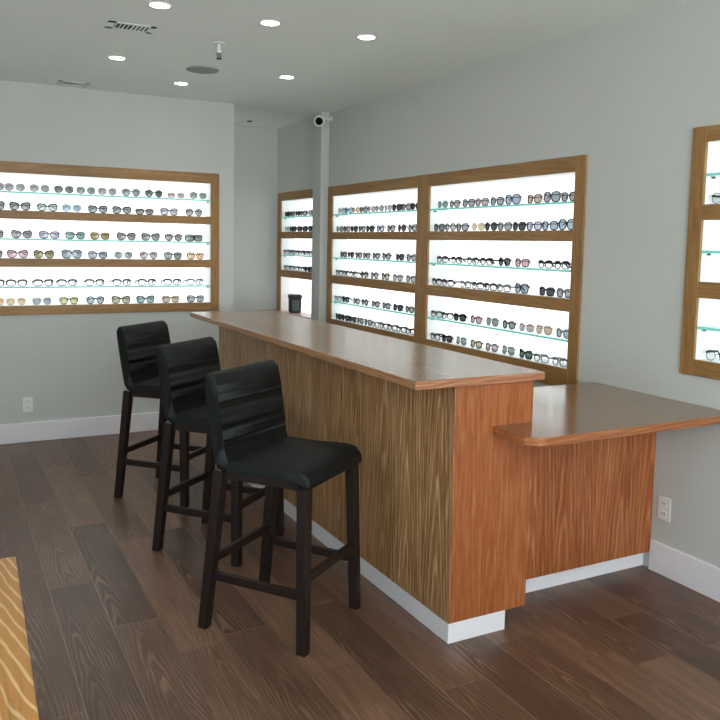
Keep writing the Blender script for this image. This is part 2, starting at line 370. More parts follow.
# ------------------------------------------------------------------ eyewear
def lens_outline(kind, s):
    """closed outline of one lens in (x,z), s=+1 right eye, -1 left; bottom at z=0"""
    w, h, n, cat, tear = {'round': (.050, .046, 2.0, 0, 0), 'rimless': (.054, .045, 2.3, .002, .004), 'aviator': (.056, .050, 2.3, .002, .010),
        'square': (.054, .043, 3.0, .004, .006), 'cat': (.055, .042, 2.6, .012, .010), 'brow': (.054, .040, 2.7, .007, .008),
        'slim': (.055, .031, 3.0, .002, .003), 'shield': (.064, .043, 4., 0, .002), 'glasses': (.053, .036, 3.0, .002, .003),
        'glassround': (.049, .042, 2.2, 0, 0), 'big': (.060, .052, 2.8, .003, .006), 'flat': (.050, .034, 3.0, 0, 0)}[kind]
    h *= 1.1; cx = {'big': .034, 'shield': .033}.get(kind, .0345); N = 20; pts = []
    for i in range(N):
        a = 2*PI*i/N; c, sn = math.cos(a), math.sin(a)
        x = math.copysign(abs(c)**(2/n), c)*w/2; z = math.copysign(abs(sn)**(2/n), sn)*h/2
        top = max(0, z/(h/2)); bot = max(0, -z/(h/2))
        z += cat*top*max(0, x/(w/2)); x *= 1-tear*12*bot*.6; x += tear*bot*.2
        pts.append((s*(cx+x), z+h/2+.003))
    return pts, w, h, cx
def curve_y(x): return (x*x)*2.2        # face wrap
EYE = {}
def eyewear_meshes(kind):
    if kind in EYE: return EYE[kind]
    thin = kind in ('rimless', 'aviator', 'flat'); clear = kind.startswith('glass')
    r = .0014 if thin or kind == 'glassround' else (.0028 if clear else .0033)
    bm = bmesh.new(); lens = []
    for s in (1, -1):
        pts, w, h, cx = lens_outline(kind, s)
        p3 = [(x, curve_y(x), z) for x, z in pts]
        add_tube(bm, p3, r, 5, True, r*1.2)
        if kind in ('brow', 'glasses', 'cat', 'slim'):    # heavier brow line
            tops = sorted([p for p in p3 if p[2] > h*.72], key=lambda p: p[0])
            add_tube(bm, [(x, y-.0005, z) for x, y, z in tops], r*(2.3 if clear else 1.5), 5)
        lb = bmesh.new(); ctr = lb.verts.new((s*cx, curve_y(cx)-.0015, h/2+.003)); ring = [lb.verts.new(p) for p in p3]
        for i in range(len(ring)): lb.faces.new((ctr, ring[i], ring[(i+1) % len(ring)]))
        lens.append(tomesh(lb, 'lens'))
        # end piece toward the hinge
        xo = s*(cx+w/2)
        add_tube(bm, [(xo-s*.002, curve_y(xo), h*.80), (xo+s*.004, curve_y(xo)+.003, h*.82)], r*1.5, 5)
    xi = cx-w/2
    zb = h*.66
    add_tube(bm, [(-xi-.002, 0, zb), (-xi*.4, -.001, zb+.004), (xi*.4, -.001, zb+.004), (xi+.002, 0, zb)], r*1.3, 5)
    if kind in ('aviator',): add_tube(bm, [(-xi-.006, 0, h*.93), (xi+.006, 0, h*.93)], r*1.2, 5)
    if kind == 'shield': add_box(bm, -.008, .008, -.001, .002, h*.35, h*.98)
    if thin or clear:                                        # nose pads
        for s in (1, -1): add_tube(bm, [(s*xi*.9, .004, h*.5), (s*xi*.8, .007, h*.36)], .0016, 5)
    frame = tomesh(bm, 'frame')
    tem = []
    xo = cx+w/2+.004; yo = curve_y(xo)+.003; zt = h*.82; rt = .0013 if thin else (.0036 if clear else .0024)
    for s in (1, -1):
        b2 = bmesh.new()
        if clear: pts = [(s*xo, yo, zt), (s*xo*.99, yo+.05, zt), (s*xo*.97, yo+.085, zt-.002), (s*xo*.95, yo+.108, .008)]
        else:
            k = .010 if s > 0 else .015
            pts = [(s*xo, yo, zt), (s*xo*.9, yo+k, zt-.001), (-s*xo*.45, yo+k+.004, zt-.002), (-s*xo*.85, yo+k+.005, zt-.018)]
        add_tube(b2, pts, rt, 5, False, rt*1.6); tem.append(tomesh(b2, 'temple'))
    EYE[kind] = (frame, lens, tem); return EYE[kind]
RIM = {'steel': srgb(120, 124, 126), 'copper': srgb(150, 106, 84), 'black': srgb(18, 18, 20), 'charcoal': srgb(58, 58, 60), 'taupe': srgb(108, 98, 92),
       'navy': srgb(40, 48, 76), 'red': srgb(150, 60, 48), 'tortoise': srgb(64, 48, 40), 'plum': srgb(108, 62, 80), 'brown': srgb(104, 74, 48)}
LENS = {'grey': srgb(150, 152, 156), 'darkgrey': srgb(112, 120, 120), 'greygreen': srgb(122, 146, 142), 'bluegrey': srgb(138, 160, 172), 'darkgreen': srgb(84, 116, 104),
        'mauve': srgb(176, 162, 168), 'palegreen': srgb(180, 208, 198), 'blue': srgb(142, 172, 198), 'lilac': srgb(178, 178, 208), 'teal': srgb(124, 176, 170),
        'olive': srgb(166, 154, 78), 'pink': srgb(206, 160, 172), 'orange': srgb(228, 172, 110), 'amber': srgb(206, 186, 128), 'yellow': srgb(206, 204, 120),
        'khaki': srgb(176, 176, 134), 'tan': srgb(190, 168, 138), 'smoke': srgb(70, 74, 82), 'sky': srgb(120, 184, 222), 'clear': srgb(238, 242, 244)}
RM = {k: plain(k+' eyewear frame', c, .35) for k, c in RIM.items()}
def lens_mat(k, c):
    t = NT(k+' lens'); t.n.remove(t.b)
    tr = t.node('ShaderNodeBsdfTransparent'); mean = sum(c[:3])/3; q = .86 if k == 'clear' else .70
    tr.inputs[0].default_value = tuple((mean*.42+v*.58)*q for v in c[:3])+(1,)
    gl = t.node('ShaderNodeBsdfGlossy'); gl.inputs['Roughness'].default_value = .06; gl.inputs[0].default_value = G(.8)
    mx = t.node('ShaderNodeMixShader'); mx.inputs[0].default_value = .01 if k == 'clear' else .02
    t.t.links.new(tr.outputs[0], mx.inputs[1]); t.t.links.new(gl.outputs[0], mx.inputs[2]); t.t.links.new(mx.outputs[0], t.out.inputs[0])
    return t.m
LM = {k: lens_mat(k, c) for k, c in LENS.items()}
ROWS = {
    'L1': (1.9100, [(-2.700, 'rimless', 'steel', 'grey'), (-2.558, 'rimless', 'steel', 'grey'), (-2.384, 'rimless', 'steel', 'grey'), (-2.211, 'rimless', 'steel', 'darkgrey'), (-2.049, 'rimless', 'steel', 'greygreen'), (-1.887, 'rimless', 'copper', 'grey'), (-1.704, 'round', 'steel', 'bluegrey'), (-1.523, 'round', 'steel', 'darkgreen'), (-1.342, 'flat', 'copper', 'mauve'), (-1.157, 'rimless', 'steel', 'greygreen')]),
    'L2': (1.7700, [(-2.703, 'cat', 'black', 'grey'), (-2.525, 'cat', 'black', 'grey'), (-2.332, 'brow', 'black', 'palegreen'), (-2.155, 'rimless', 'steel', 'blue'), (-1.961, 'brow', 'black', 'bluegrey'), (-1.777, 'brow', 'black', 'grey'), (-1.597, 'slim', 'black', 'grey'), (-1.399, 'square', 'black', 'lilac'), (-1.192, 'round', 'charcoal', 'grey')]),
    'L3': (1.5600, [(-2.714, 'square', 'black', 'grey'), (-2.516, 'cat', 'taupe', 'grey'), (-2.322, 'square', 'navy', 'lilac'), (-2.132, 'square', 'charcoal', 'teal'), (-1.947, 'square', 'red', 'olive'), (-1.744, 'cat', 'tortoise', 'grey'), (-1.551, 'cat', 'charcoal', 'grey'), (-1.364, 'round', 'black', 'grey'), (-1.192, 'shield', 'black', 'greygreen')]),
    'L4': (1.4110, [(-2.724, 'square', 'black', 'grey'), (-2.548, 'cat', 'plum', 'pink'), (-2.362, 'cat', 'charcoal', 'olive'), (-2.160, 'big', 'charcoal', 'bluegrey'), (-1.965, 'square', 'black', 'bluegrey'), (-1.768, 'rimless', 'steel', 'greygreen'), (-1.568, 'round', 'taupe', 'mauve'), (-1.369, 'square', 'black', 'greygreen'), (-1.180, 'square', 'brown', 'orange')]),
    'L5': (1.1970, [(-2.715, 'glasses', 'black', 'clear'), (-2.558, 'glasses', 'charcoal', 'clear'), (-2.369, 'glasses', 'black', 'clear'), (-2.197, 'glasses', 'black', 'clear'), (-1.991, 'glasses', 'black', 'clear'), (-1.782, 'glasses', 'black', 'clear'), (-1.582, 'glasses', 'black', 'clear'), (-1.375, 'glasses', 'black', 'clear'), (-1.183, 'glasses', 'steel', 'clear')]),
    'L6': (1.0530, [(-2.718, 'rimless', 'copper', 'orange'), (-2.566, 'rimless', 'copper', 'amber'), (-2.382, 'rimless', 'steel', 'bluegrey'), (-2.187, 'round', 'black', 'yellow'), (-1.987, 'round', 'black', 'blue'), (-1.790, 'cat', 'charcoal', 'khaki'), (-1.595, 'cat', 'charcoal', 'teal'), (-1.389, 'square', 'brown', 'tan'), (-1.180, 'square', 'black', 'grey')]),
    'R1': (1.8240, [(4.633, 'rimless', 'steel', 'teal'), (4.489, 'square', 'taupe', 'grey'), (4.327, 'square', 'charcoal', 'grey'), (4.181, 'square', 'taupe', 'mauve'), (4.024, 'square', 'charcoal', 'bluegrey'), (3.869, 'big', 'navy', 'blue'), (3.670, 'square', 'brown', 'tan'), (3.519, 'big', 'charcoal', 'bluegrey'), (3.375, 'square', 'charcoal', 'grey')]),
    'R2': (1.6660, [(4.669, 'square', 'charcoal', 'grey'), (4.531, 'round', 'charcoal', 'mauve'), (4.392, 'square', 'black', 'grey'), (4.213, 'rimless', 'copper', 'amber'), (4.077, 'round', 'black', 'smoke'), (3.939, 'square', 'charcoal', 'grey'), (3.801, 'square', 'black', 'smoke'), (3.663, 'square', 'navy', 'lilac'), (3.525, 'square', 'navy', 'blue'), (3.381, 'big', 'black', 'blue')]),
    'R3': (1.4470, [(4.605, 'glasses', 'black', 'clear'), (4.436, 'glasses', 'black', 'clear'), (4.251, 'glasses', 'charcoal', 'clear'), (4.100, 'glasses', 'black', 'clear'), (3.929, 'round', 'black', 'darkgreen'), (3.760, 'square', 'plum', 'pink'), (3.544, 'glasses', 'black', 'clear'), (3.404, 'glasses', 'black', 'clear')]),
    'R4': (1.2890, [(4.670, 'glasses', 'black', 'clear'), (4.531, 'glasses', 'black', 'clear'), (4.324, 'glasses', 'steel', 'clear'), (4.188, 'glasses', 'charcoal', 'clear'), (4.052, 'glasses', 'charcoal', 'clear'), (3.916, 'glasses', 'steel', 'clear'), (3.756, 'big', 'black', 'bluegrey'), (3.531, 'square', 'black', 'smoke'), (3.380, 'square', 'charcoal', 'grey')]),
    'R5': (1.0600, [(4.661, 'glasses', 'charcoal', 'clear'), (4.525, 'glasses', 'charcoal', 'clear'), (4.388, 'square', 'black', 'smoke'), (4.204, 'round', 'red', 'mauve'), (4.031, 'aviator', 'black', 'greygreen'), (3.864, 'round', 'charcoal', 'greygreen'), (3.697, 'rimless', 'copper', 'mauve'), (3.541, 'aviator', 'brown', 'tan'), (3.377, 'round', 'steel', 'blue')]),
    'R6': (0.9000, [(4.670, 'glasses', 'black', 'clear'), (4.533, 'square', 'black', 'smoke'), (4.364, 'aviator', 'charcoal', 'greygreen'), (4.193, 'round', 'charcoal', 'khaki'), (4.027, 'round', 'taupe', 'mauve'), (3.861, 'aviator', 'charcoal', 'greygreen'), (3.695, 'cat', 'black', 'darkgreen'), (3.546, 'glasses', 'steel', 'clear'), (3.388, 'glasses', 'steel', 'clear')]),
    'B1': (1.8240, [(6.209, 'rimless', 'steel', 'palegreen'), (6.073, 'square', 'steel', 'sky'), (5.937, 'rimless', 'copper', 'amber'), (5.801, 'square', 'charcoal', 'grey'), (5.665, 'rimless', 'steel', 'mauve'), (5.531, 'rimless', 'steel', 'grey'), (5.397, 'rimless', 'steel', 'mauve'), (5.261, 'square', 'black', 'smoke'), (5.123, 'square', 'black', 'grey'), (4.985, 'square', 'black', 'smoke')]),
    'B2': (1.6660, [(6.239, 'rimless', 'steel', 'grey'), (6.103, 'square', 'charcoal', 'grey'), (5.965, 'square', 'charcoal', 'smoke'), (5.827, 'square', 'charcoal', 'grey'), (5.685, 'square', 'black', 'smoke'), (5.514, 'square', 'charcoal', 'lilac'), (5.346, 'square', 'black', 'grey'), (5.179, 'round', 'plum', 'smoke'), (5.026, 'square', 'charcoal', 'grey')]),
    'B3': (1.4470, [(6.157, 'square', 'black', 'grey'), (6.019, 'round', 'black', 'smoke'), (5.876, 'square', 'charcoal', 'grey'), (5.737, 'square', 'charcoal', 'grey'), (5.574, 'square', 'charcoal', 'bluegrey'), (5.407, 'cat', 'black', 'bluegrey'), (5.200, 'square', 'black', 'smoke'), (5.029, 'square', 'charcoal', 'grey')]),
    'B4': (1.2890, [(6.219, 'glasses', 'charcoal', 'clear'), (6.083, 'glasses', 'charcoal', 'clear'), (5.946, 'glasses', 'charcoal', 'clear'), (5.763, 'round', 'charcoal', 'grey'), (5.593, 'round', 'charcoal', 'grey'), (5.417, 'cat', 'charcoal', 'khaki'), (5.224, 'square', 'steel', 'grey'), (5.027, 'square', 'black', 'grey')]),
    'B5': (1.0600, [(6.238, 'glasses', 'steel', 'clear'), (6.100, 'square', 'black', 'darkgreen'), (5.902, 'square', 'charcoal', 'mauve'), (5.749, 'round', 'charcoal', 'greygreen'), (5.566, 'square', 'charcoal', 'grey'), (5.392, 'square', 'black', 'grey'), (5.210, 'square', 'black', 'smoke'), (5.039, 'square', 'charcoal', 'grey')]),
    'B6': (0.9000, [(6.237, 'square', 'black', 'smoke'), (6.099, 'square', 'black', 'smoke'), (5.961, 'square', 'black', 'smoke'), (5.823, 'round', 'charcoal', 'greygreen'), (5.685, 'round', 'black', 'grey'), (5.548, 'glasses', 'steel', 'clear'), (5.412, 'glasses', 'charcoal', 'clear'), (5.276, 'glasses', 'black', 'clear'), (5.140, 'glasses', 'charcoal', 'clear'), (5.004, 'glasses', 'black', 'clear')]),
    'A1': (1.8240, [(7.435, 'square', 'black', 'smoke'), (7.302, 'square', 'charcoal', 'grey'), (7.169, 'round', 'black', 'smoke'), (7.036, 'square', 'charcoal', 'grey'), (6.905, 'rimless', 'steel', 'grey'), (6.779, 'square', 'charcoal', 'bluegrey')]),
    'A2': (1.6750, [(7.437, 'rimless', 'steel', 'palegreen'), (7.306, 'square', 'black', 'smoke'), (7.173, 'round', 'black', 'smoke'), (7.040, 'square', 'black', 'smoke'), (6.907, 'round', 'black', 'smoke'), (6.779, 'square', 'black', 'smoke')]),
    'A3': (1.4470, [(7.436, 'glasses', 'steel', 'clear'), (7.304, 'glasses', 'charcoal', 'clear'), (7.171, 'glasses', 'charcoal', 'clear'), (7.039, 'glasses', 'charcoal', 'clear'), (6.907, 'glasses', 'charcoal', 'clear'), (6.778, 'glasses', 'charcoal', 'clear')]),
    'A4': (1.2920, [(7.436, 'glasses', 'steel', 'clear'), (7.304, 'glasses', 'charcoal', 'clear'), (7.173, 'glasses', 'charcoal', 'clear'), (7.041, 'glasses', 'charcoal', 'clear'), (6.908, 'square', 'black', 'smoke'), (6.779, 'square', 'charcoal', 'grey')]),
    'N2': (1.7760, [(2.382, 'glassround', 'black', 'clear')]),
    'N6': (1.0700, [(2.364, 'glassround', 'black', 'clear')]),
}
ORD = 'first second third fourth fifth sixth seventh eighth ninth tenth eleventh twelfth'.split()
PLACE = {'L': 'back-wall display', 'R': 'near bay behind bar', 'B': 'far bay behind bar', 'A': 'alcove display', 'N': 'display above desk'}
SHAPE = {'rimless': 'rimless', 'aviator': 'aviator', 'round': 'round', 'square': 'square', 'cat': 'cat-eye', 'brow': 'browline', 'slim': 'slim', 'shield': 'shield',
         'glasses': '', 'glassround': 'round', 'big': 'oversized', 'flat': 'flat-topped'}
LNAME = {'darkgrey': 'dark-grey', 'greygreen': 'grey-green', 'bluegrey': 'blue-grey', 'darkgreen': 'dark-green', 'palegreen': 'pale-green', 'sky': 'sky-blue', 'smoke': 'smoky', 'clear': 'clear'}
LEVEL = ['top glass shelf', 'top wooden rail', 'middle glass shelf', 'middle wooden rail', 'bottom glass shelf', 'bottom wooden rail']
PROTO = {}
def place_eyewear(kind, rim, lens, loc, rotz, label, group):
    root = thing('eyeglasses' if kind.startswith('glass') else 'sunglasses', label, 'eyeglasses' if kind.startswith('glass') else 'sunglasses', loc, rotz, group)
    fr, le, te = eyewear_meshes(kind)
    for nm, mesh, mat in [('frame', fr, RM[rim]), ('lens', le[0], LM[lens]), ('lens', le[1], LM[lens]), ('temple', te[0], RM[rim]), ('temple', te[1], RM[rim])]:
        key = (kind, rim, lens, mesh.name)
        if key not in PROTO:
            m2 = mesh.copy(); m2.materials.clear(); m2.materials.append(mat)
            o = link(nm, m2, root); PROTO[key] = o
        else:
            o = PROTO[key].copy(); COL.objects.link(o); o.parent = root
    return root
for key, (z, row) in ROWS.items():
    row = sorted(row, key=(lambda t: t[0]) if key[0] == 'L' else (lambda t: -t[0]))
    lv = LEVEL[int(key[1])-1]; pl = PLACE[key[0]]
    for i, (a, kind, rim, lens) in enumerate(row):
        clear = kind.startswith('glass')
        words = [rim if rim != 'steel' else 'silver', SHAPE[kind]]
        words = [w for w in words if w]
        desc = ' '.join(words)+(' clear eyeglasses' if clear else ' sunglasses with '+LNAME.get(lens, lens)+' lenses')
        if key[0] == 'N':
            lab = desc+', on %s, display above the desk' % lv
        else:
            lab = '%s, %s from left, %s, %s' % (desc, ORD[i], lv, pl)
        grp = 'eyewear on the %s of the %s' % (lv, pl)
        jit = random.uniform(-.08, .08)
        if key[0] == 'L': loc, rz = (a, YL+.022, z+.0006), jit
        else: loc, rz = (.018 if clear else .025, a, z+.0006), -PI/2+jit+(random.uniform(-.1, .35) if False else 0)
        pair = place_eyewear(kind, rim, lens, loc, rz, lab, grp)
        if key[0] == 'L': pair.scale = (1.12, .95, 1.12)

# ------------------------------------------------------------------ bar
BX0, BX1, BY0, BY1, BZ = -1.5276, -.9156, 2.4374, 5.43, 1.07
XP, XQ, YP, XR = -1.329, -.945, 2.467, -1.045
t = thing('bar_cabinet', 'long oak-veneered bar cabinet with white plinth in front of the stools', 'bar', ((XP+XQ)/2, 3.9, 0))
def pl(o, t=t): o.data.transform(Matrix.Translation(-Vector(t.location))); o.parent = t; return o
pl(box('front_panel', XP, XP+.02, YP+.0005, 5.40, .085, BZ-.0335, M_FRONT, bev=.0015))
pl(box('end_panel', XP+.001, XQ, YP, YP+.02, .085, BZ-.0335, M_END, bev=.0015))['label'] = 'orange-brown veneered end panel'
pl(box('end_panel', XP+.02, XQ, 5.38, 5.40, .085, BZ-.0335, M_END, bev=.0015))
pl(box('back_panel', XQ-.02, XQ, YP+.02, 5.38, .085, BZ-.0335, M_FRONT, bev=.0015))
pl(box('plinth', XP+.003, XR, YP+.004, 5.39, 0, .0845, M_BASE, bev=.002))['label'] = 'white painted plinth'
def slab(name, outline, z0, z1, mtop, medges, label, cat):
    bm = bmesh.new()
    lo = [bm.verts.new((x, y, z0)) for x, y in outline]; hi = [bm.verts.new((x, y, z1)) for x, y in outline]; n = len(outline)
    bm.faces.new(hi); bm.faces.new(lo[::-1])
    for i in range(n): bm.faces.new((lo[i], lo[(i+1) % n], hi[(i+1) % n], hi[i]))
    top = [e for e in bm.edges if all(abs(v.co.z-z1) < 1e-6 for v in e.verts)]+[e for e in bm.edges if all(abs(v.co.z-z0) < 1e-6 for v in e.verts)]
    bmesh.ops.bevel(bm, geom=top, offset=.003, segments=2, profile=.5, affect='EDGES')
    me = tomesh(bm, name); me.materials.append(mtop)
    for m in medges: me.materials.append(m)
    for p in me.polygons:
        nrm = p.normal
        p.material_index = 0 if nrm.z > .9 else (1 if abs(nrm.x) > abs(nrm.y) else len(medges))
    o = link(name, me); cx = sum(p[0] for p in outline)/n; cy = sum(p[1] for p in outline)/n
    me.transform(Matrix.Translation((-cx, -cy, -z0))); o.location = (cx, cy, z0)
    return tag(o, label, cat)
slab('bar_countertop', [(BX0, BY0), (BX1, BY0), (BX1, BY1), (BX0, BY1)], BZ-.033, BZ, M_TOP, [M_TOPEDGE, M_TOPEDGE_X], 'long glossy oak countertop overhanging the bar cabinet', 'countertop')
# lower desk
LZ, LX, LY0, LY1 = .8623, -1.1445, 2.229, 3.085
out = []
R_ = .085
for k in range(9):
    a = PI+PI/2*k/8; out.append((LX+R_+R_*math.cos(a), LY0+R_+R_*math.sin(a)))
out += [(-.0005, LY0), (-.0005, LY1), (XQ+.001, LY1), (XQ+.001, YP-.0005), (LX, YP-.0005)]
slab('desk_countertop', out, LZ-.034, LZ, M_DESK, [M_DESKEDGE, M_DESKEDGE], 'lower glossy oak desktop with rounded corner between bar and wall', 'countertop')
t2 = thing('desk_cabinet', 'orange-brown veneered desk base under the lower desktop', 'cabinet', (-.47, 2.75, 0))
pl(box('front_panel', XQ+.001, -.0005, 2.661, 2.681, .086, LZ-.0345, M_LOWP, bev=.0015), t2)
pl(box('back_panel', XQ+.001, -.0005, 3.03, 3.05, .086, LZ-.0345, M_LOWP, bev=.0015), t2)
pl(box('plinth', XQ+.001, -.0005, 2.7014, 2.7194, 0, .0855, M_BASE, bev=.002), t2)['label'] = 'white painted plinth'

# ------------------------------------------------------------------ bar stools
def add_beam(bm, a, b, w, d, up=Vector((0, 0, 1)), w2=None, d2=None):
    """square section bar from a to b; horizontal cut ends for legs"""
    a, b = Vector(a), Vector(b); w2 = w2 or w; d2 = d2 or d
    dirv = (b-a).normalized()
    if abs(dirv.z) > .7: X, Y = Vector((1, 0, 0)), Vector((0, 1, 0))
    else:
        Y = Vector((0, 0, 1)); X = dirv.cross(Y).normalized()
    A = [bm.verts.new(a+X*sx*w/2+Y*sy*d/2) for sx, sy in ((-1, -1), (1, -1), (1, 1), (-1, 1))]
    B = [bm.verts.new(b+X*sx*w2/2+Y*sy*d2/2) for sx, sy in ((-1, -1), (1, -1), (1, 1), (-1, 1))]
    bm.faces.new(A[::-1]); bm.faces.new(B)
    for i in range(4): bm.faces.new((A[i], A[(i+1) % 4], B[(i+1) % 4], B[i]))
    es = {e for v in A+B for e in v.link_edges}
    bmesh.ops.bevel(bm, geom=list(es), offset=.003, segments=2, profile=.5, affect='EDGES')
def smooth_profile(pts, it=4):
    for _ in range(it):
        q = []; n = len(pts)
        for i in range(n):
            a, b = pts[i], pts[(i+1) % n]
            q += [(a[0]*.75+b[0]*.25, a[1]*.75+b[1]*.25), (a[0]*.25+b[0]*.75, a[1]*.25+b[1]*.75)]
        pts = q
    L = [0]                                                # even spacing along the outline
    for p, q in zip(pts, pts[1:]+pts[:1]): L.append(L[-1]+math.dist(p, q))
    res, k = [], 0; N = 90; cl = pts+pts[:1]
    for i in range(N):
        d = L[-1]*i/N
        while L[k+1] < d: k += 1
        f = (d-L[k])/(L[k+1]-L[k]); res.append((cl[k][0]+(cl[k+1][0]-cl[k][0])*f, cl[k][1]+(cl[k+1][1]-cl[k][1])*f))
    return res
def make_stool(label):
    t = thing('bar_stool', label, 'bar stool')
    SW = .230
    seat = smooth_profile([(-.145, .672), (-.145, .708), (-.10, .713), (.06, .710), (.16, .718), (.228, .716), (.268, .692), (.274, .648), (.25, .638), (.225, .662), (.12, .670), (-.10, .668)])
    bm = bmesh.new(); add_prism(bm, seat, -SW, SW, .020, 4)
    s = link('seat', tomesh(bm, 'seat'), t, M_LEATHER, True)
    back = smooth_profile([(-.146, .664), (-.160, .71), (-.178, .80), (-.195, .90), (-.208, .99), (-.212, 1.036), (-.196, 1.052), (-.164, 1.044), (-.148, .99), (-.132, .90), (-.119, .80), (-.108, .72), (-.085, .690), (-.09, .664)])
    bm = bmesh.new(); add_prism(bm, back, -SW-.001, SW+.001, .012, 3)
    b = link('backrest', tomesh(bm, 'backrest'), t, M_LEATHER, True)
    for sy in (-1, 1):                                     # piping along both sides of the back's front edge
        bm = bmesh.new()
        add_tube(bm, [(-.171, sy*(SW-.006), 1.036), (-.152, sy*(SW-.004), .99), (-.136, sy*(SW-.004), .90), (-.123, sy*(SW-.004), .80), (-.112, sy*(SW-.004), .72)], .0035, 6)
        link('piping', tomesh(bm, 'piping'), b, M_SEAM, True)
    bm = bmesh.new()
    for sy in (-1, 1): add_beam(bm, (-.15, sy*.196, .645), (.215, sy*.192, .648), .022, .038)
    add_beam(bm, (.212, -.19, .644), (.212, .19, .644), .022, .030); add_beam(bm, (-.155, -.19, .645), (-.155, .19, .645), .022, .038)
    link('apron', tomesh(bm, 'apron'), t, M_LEG)
    for sy in (-1, 1):
        bm = bmesh.new(); add_beam(bm, (-.215, sy*.222, 0), (-.150, sy*.200, .663), .040, .040, w2=.046, d2=.046)
        link('leg', tomesh(bm, 'leg'), t, M_LEG)
        bm = bmesh.new(); add_beam(bm, (.250, sy*.222, 0), (.234, sy*.198, .662), .040, .040, w2=.046, d2=.046)
        link('leg', tomesh(bm, 'leg'), t, M_LEG)
    for sy in (-1, 1):
        bm = bmesh.new(); add_beam(bm, (-.193, sy*.2145, .225), (.244, sy*.2135, .225), .020, .036)
        link('stretcher', tomesh(bm, 'stretcher'), t, M_LEG)
    bm = bmesh.new(); add_beam(bm, (-.188, -.212, .285), (-.188, .212, .285), .020, .036)
    link('stretcher', tomesh(bm, 'stretcher'), t, M_LEG)
    bm = bmesh.new(); add_beam(bm, (.243, -.211, .285), (.243, .211, .285), .020, .036)
    link('stretcher', tomesh(bm, 'stretcher'), t, M_LEG)
    return t
def copy_tree(o, parent=None):
    c = o.copy(); COL.objects.link(c); c.parent = parent
    for ch in list(o.children): copy_tree(ch, c)
    return c
stool = make_stool('black leather bar stool with dark wood legs, nearest to the bar corner, fully visible')
spots = [(-1.839, 2.982, -54, stool['label']), (-1.816, 3.890, -50, 'middle black leather bar stool with dark wood legs in the row along the bar'),
         (-1.830, 4.836, -47, 'black leather bar stool farthest along the bar, by the back wall display')]
for i, (x, y, a, lab) in enumerate(spots):
    s = stool if i == 0 else copy_tree(stool)
    s.location = (x, y, 0.0); s.rotation_euler = (0, 0, math.radians(a)); s['label'] = lab; s['group'] = 'bar stools along the bar'

# ------------------------------------------------------------------ table in the near corner
t3 = thing('side_table', 'oak table with bold pale grain, its corner at the lower picture edge', 'table', (-3.55, 1.3, 0))
TZ = .75
pl(box('table_top', -4.30, -2.912, .35, 2.155, TZ-.04, TZ, M_TABLE, bev=.003), t3)
for x, y in ((-4.18, .47), (-4.18, 2.04), (-3.03, .47), (-3.03, 2.04)):
    pl(box('leg', x-.035, x+.035, y-.035, y+.035, 0, TZ-.0405, M_STILE, bev=.003), t3)

t3.rotation_euler = (0, 0, math.radians(-1.6)); t3.location = (-3.568, 1.318, 0)

# ------------------------------------------------------------------ alcove ledge and bin
bm = bmesh.new()
pts = [(-.165, 7.63), (-.165, 7.56), (-.13, 7.42), (-.085, 7.2), (-.055, 7.0), (-.04, 6.8), (-.034, 6.62), (.148, 6.62), (.148, 7.58), (-.001, 7.58), (-.001, 7.63)]
pts = [(-.165, 7.63), (-.150, 7.50), (-.105, 7.30), (-.075, 7.1), (-.055, 6.9), (-.036, 6.65), (-.031, 6.59), (-.0005, 6.59), (-.0005, 7.63)]
lo = [bm.verts.new((x, y, 0.856)) for x, y in pts]; hi = [bm.verts.new((x, y, 0.873)) for x, y in pts]
ft = bm.faces.new(hi); bm.faces.new(lo[::-1])
for i in range(len(pts)): bm.faces.new((lo[i], lo[(i+1) % len(pts)], hi[(i+1) % len(pts)], hi[i]))
me = tomesh(bm, 'ledge'); me.materials.append(M_LEDGE); me.materials.append(M_LEDGEEDGE)
for p in me.polygons: p.material_index = 0 if p.normal.z > .9 else 1
tag(link('wall_ledge', me), 'pinkish wooden ledge with dark edge under the alcove display', 'ledge')
tl = box('sill_board', -.0004, .149, 6.655, 7.56, 0.848, 0.873, M_LEDGE, bev=.002); tag(tl, 'pinkish sill board inside the alcove display, below the black bin', 'sill')
tb = thing('canister', 'small black lidded canister standing on the alcove sill', 'canister', (.05, 7.26, .8735), math.radians(78))
def rr(n, r, w, d):
    pts = []
    for cx, cy, a0 in ((w-r, d-r, 0), (-w+r, d-r, 90), (-w+r, -d+r, 180), (w-r, -d+r, 270)):
        for k in range(n+1):
            a = math.radians(a0+90*k/n); pts.append((cx+r*math.cos(a), cy+r*math.sin(a)))
    return pts
def loft(name, levels, mat, parent):
    bm = bmesh.new(); rings = []
    for w, d, z in levels: rings.append([bm.verts.new((x, y, z)) for x, y in rr(4, .025, w, d)])
    for A, B in zip(rings, rings[1:]):
        for i in range(len(A)): bm.faces.new((A[i], A[(i+1) % len(A)], B[(i+1) % len(A)], B[i]))
    bm.faces.new(rings[0][::-1]); bm.faces.new(rings[-1])
    return link(name, tomesh(bm, name), parent, mat)
loft('body', [(.052, .052, 0), (.058, .058, .01), (.060, .060, .145)], M_BLACK, tb)
loft('lid', [(.064, .064, .1455), (.066, .066, .155), (.064, .064, .175), (.054, .054, .182)], M_BLACK, tb)
bm = bmesh.new(); add_box(bm, -.0635, -.0602, -.028, .040, .02, .125, .001); link('panel', tomesh(bm, 'panel'), tb, M_BINPANEL)
tb.children[-1]['label'] = 'grey-green front panel'

